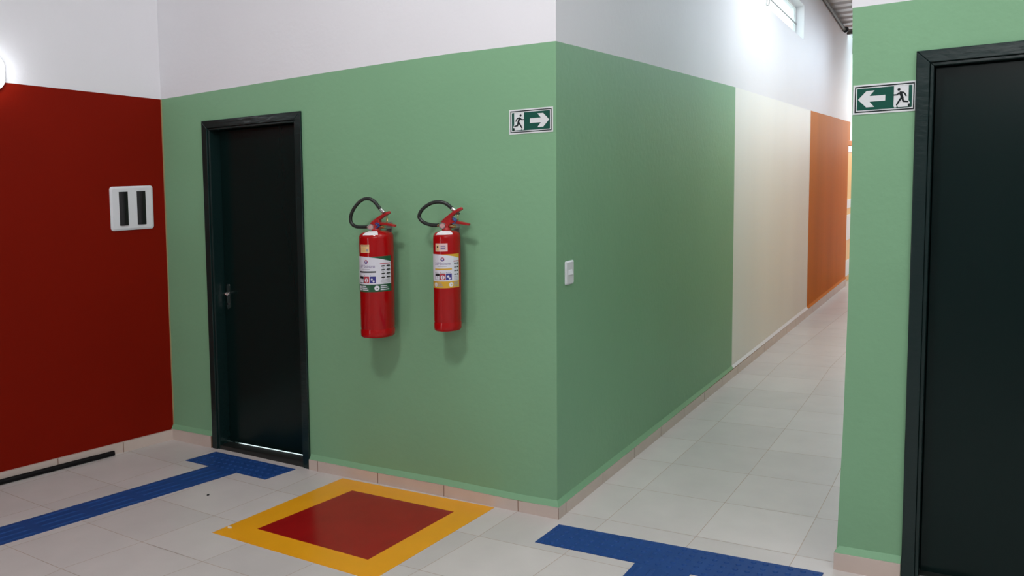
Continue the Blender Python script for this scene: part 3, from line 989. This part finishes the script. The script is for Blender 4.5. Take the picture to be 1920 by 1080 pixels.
    lo['label'] = 'white printed label with %s bands' % ('dark green' if band_mt is M_lgreen else 'yellow')
    b = MB(); s0, s1, sz0, sz1 = stick['box']
    strip(b, s0, s1, sz0, sz1, .0006, stick['mat'])
    sw = s1 - s0; sh_ = sz1 - sz0
    if stick['mat'] is M_cream2:
        strip(b, s0 + 2, s1 - 2, sz1 - sh_ * .16, sz1 - sh_ * .08, .0010, M_lblack)
        for q in range(4):
            strip(b, s0 + 5, s1 - sw * .35, sz0 + sh_ * (.15 + .16 * q), sz0 + sh_ * (.19 + .16 * q), .0009, M_lyellow)
        strip(b, s1 - sw * .28, s1 - sw * .12, sz0 + sh_ * .15, sz0 + sh_ * .45, .0010, M_lgrey)
    else:
        strip(b, s0 + sw * .08, s0 + sw * .35, sz0 + sh_ * .1, sz1 - sh_ * .1, .0008, M_cream2)
        strip(b, s0 + sw * .15, s0 + sw * .27, sz1 - sh_ * .52, sz1 - sh_ * .32, .0011, M_lblack)
        for f_ in (.36, .62):
            strip(b, s0 + sw * .48, s1 - sw * .15, sz0 + sh_ * f_, sz0 + sh_ * (f_ + .10), .0010, M_lblue)
            strip(b, s0 + sw * .46, s1 - sw * .12, sz0 + sh_ * (f_ - .13), sz0 + sh_ * (f_ - .09), .0009, M_lgrey)
    b.build('inspection_sticker', org, e)
    # paper tag on the shoulder
    b = MB(); vs = []; n_ = 8; a0, a1 = white
    rr = [(k * .50, H + .0218), (k * .78, H + .016), (k * .90, H + .010), (k * .955, H + .0038)]
    for i in range(n_ + 1):
        a = math.radians(a0 + (a1 - a0) * i / n_)
        for r_, h_ in rr:
            vs.append((cx + (r_ + .0006) * math.sin(a), cy - (r_ + .0006) * math.cos(a), z0 + h_ + .0010))
    fs = [(i * 4 + q, i * 4 + 4 + q, i * 4 + 5 + q, i * 4 + 1 + q) for i in range(n_) for q in (0, 1, 2)]
    b.add(vs, fs, M_paper, True); b.build('paper_tag', org, e)
    return e


H1 = [[-1.087, 1.478], [-1.124, 1.478], [-1.161, 1.48], [-1.187, 1.491], [-1.2, 1.51], [-1.199, 1.537], [-1.187, 1.565], [-1.17, 1.588], [-1.145, 1.612], [-1.117, 1.628], [-1.092, 1.631], [-1.068, 1.625], [-1.048, 1.608], [-1.031, 1.583], [-1.020, 1.567]]
H2 = [[-0.63, 1.484], [-0.66, 1.484], [-0.697, 1.491], [-0.727, 1.504], [-0.746, 1.525], [-0.743, 1.545], [-0.728, 1.566], [-0.705, 1.583], [-0.676, 1.597], [-0.648, 1.603], [-0.62, 1.602], [-0.595, 1.594], [-0.577, 1.578], [-0.562, 1.562]]
extinguisher(-1.040, -.115, .0935, .884, 1.434, H1, (-1.06, 1.477), (-1.062, 1.495), (-.943, 1.556), (-1.015, 1.495), (-.905, 1.482), (-.958, 1.518),
             (-12, 46), M_lgreen, M_lblack, dict(box=(-22, 16, 1.345, 1.388), mat=M_cream2),
             dict(top=1.325, top_r=1.290, wbot=1.175, bot=1.134, right=93, logo=3, text='L & P Extintores', t0=-30, t1=34, c0=52), True,
             'larger red fire extinguisher with a dark green banded label, nearer the left door', (-1.02, 1.49))
extinguisher(-.588, -.095, .0715, .940, 1.433, H2, (-.600, 1.481), (-.602, 1.502), (-.490, 1.569), (-.580, 1.501), (-.446, 1.485), (-.512, 1.525),
             (-16, 62), M_lyellow, M_lyellow, dict(box=(-18, 38, 1.353, 1.394), mat=M_pink),
             dict(top=1.339, top_r=1.315, wbot=1.200, bot=1.165, right=92, logo=16, text='L & P Extintores', t0=-22, t1=52, c0=64), False,
             'slimmer red fire extinguisher with a yellow banded label, nearer the wall corner', (-.529, 1.510))
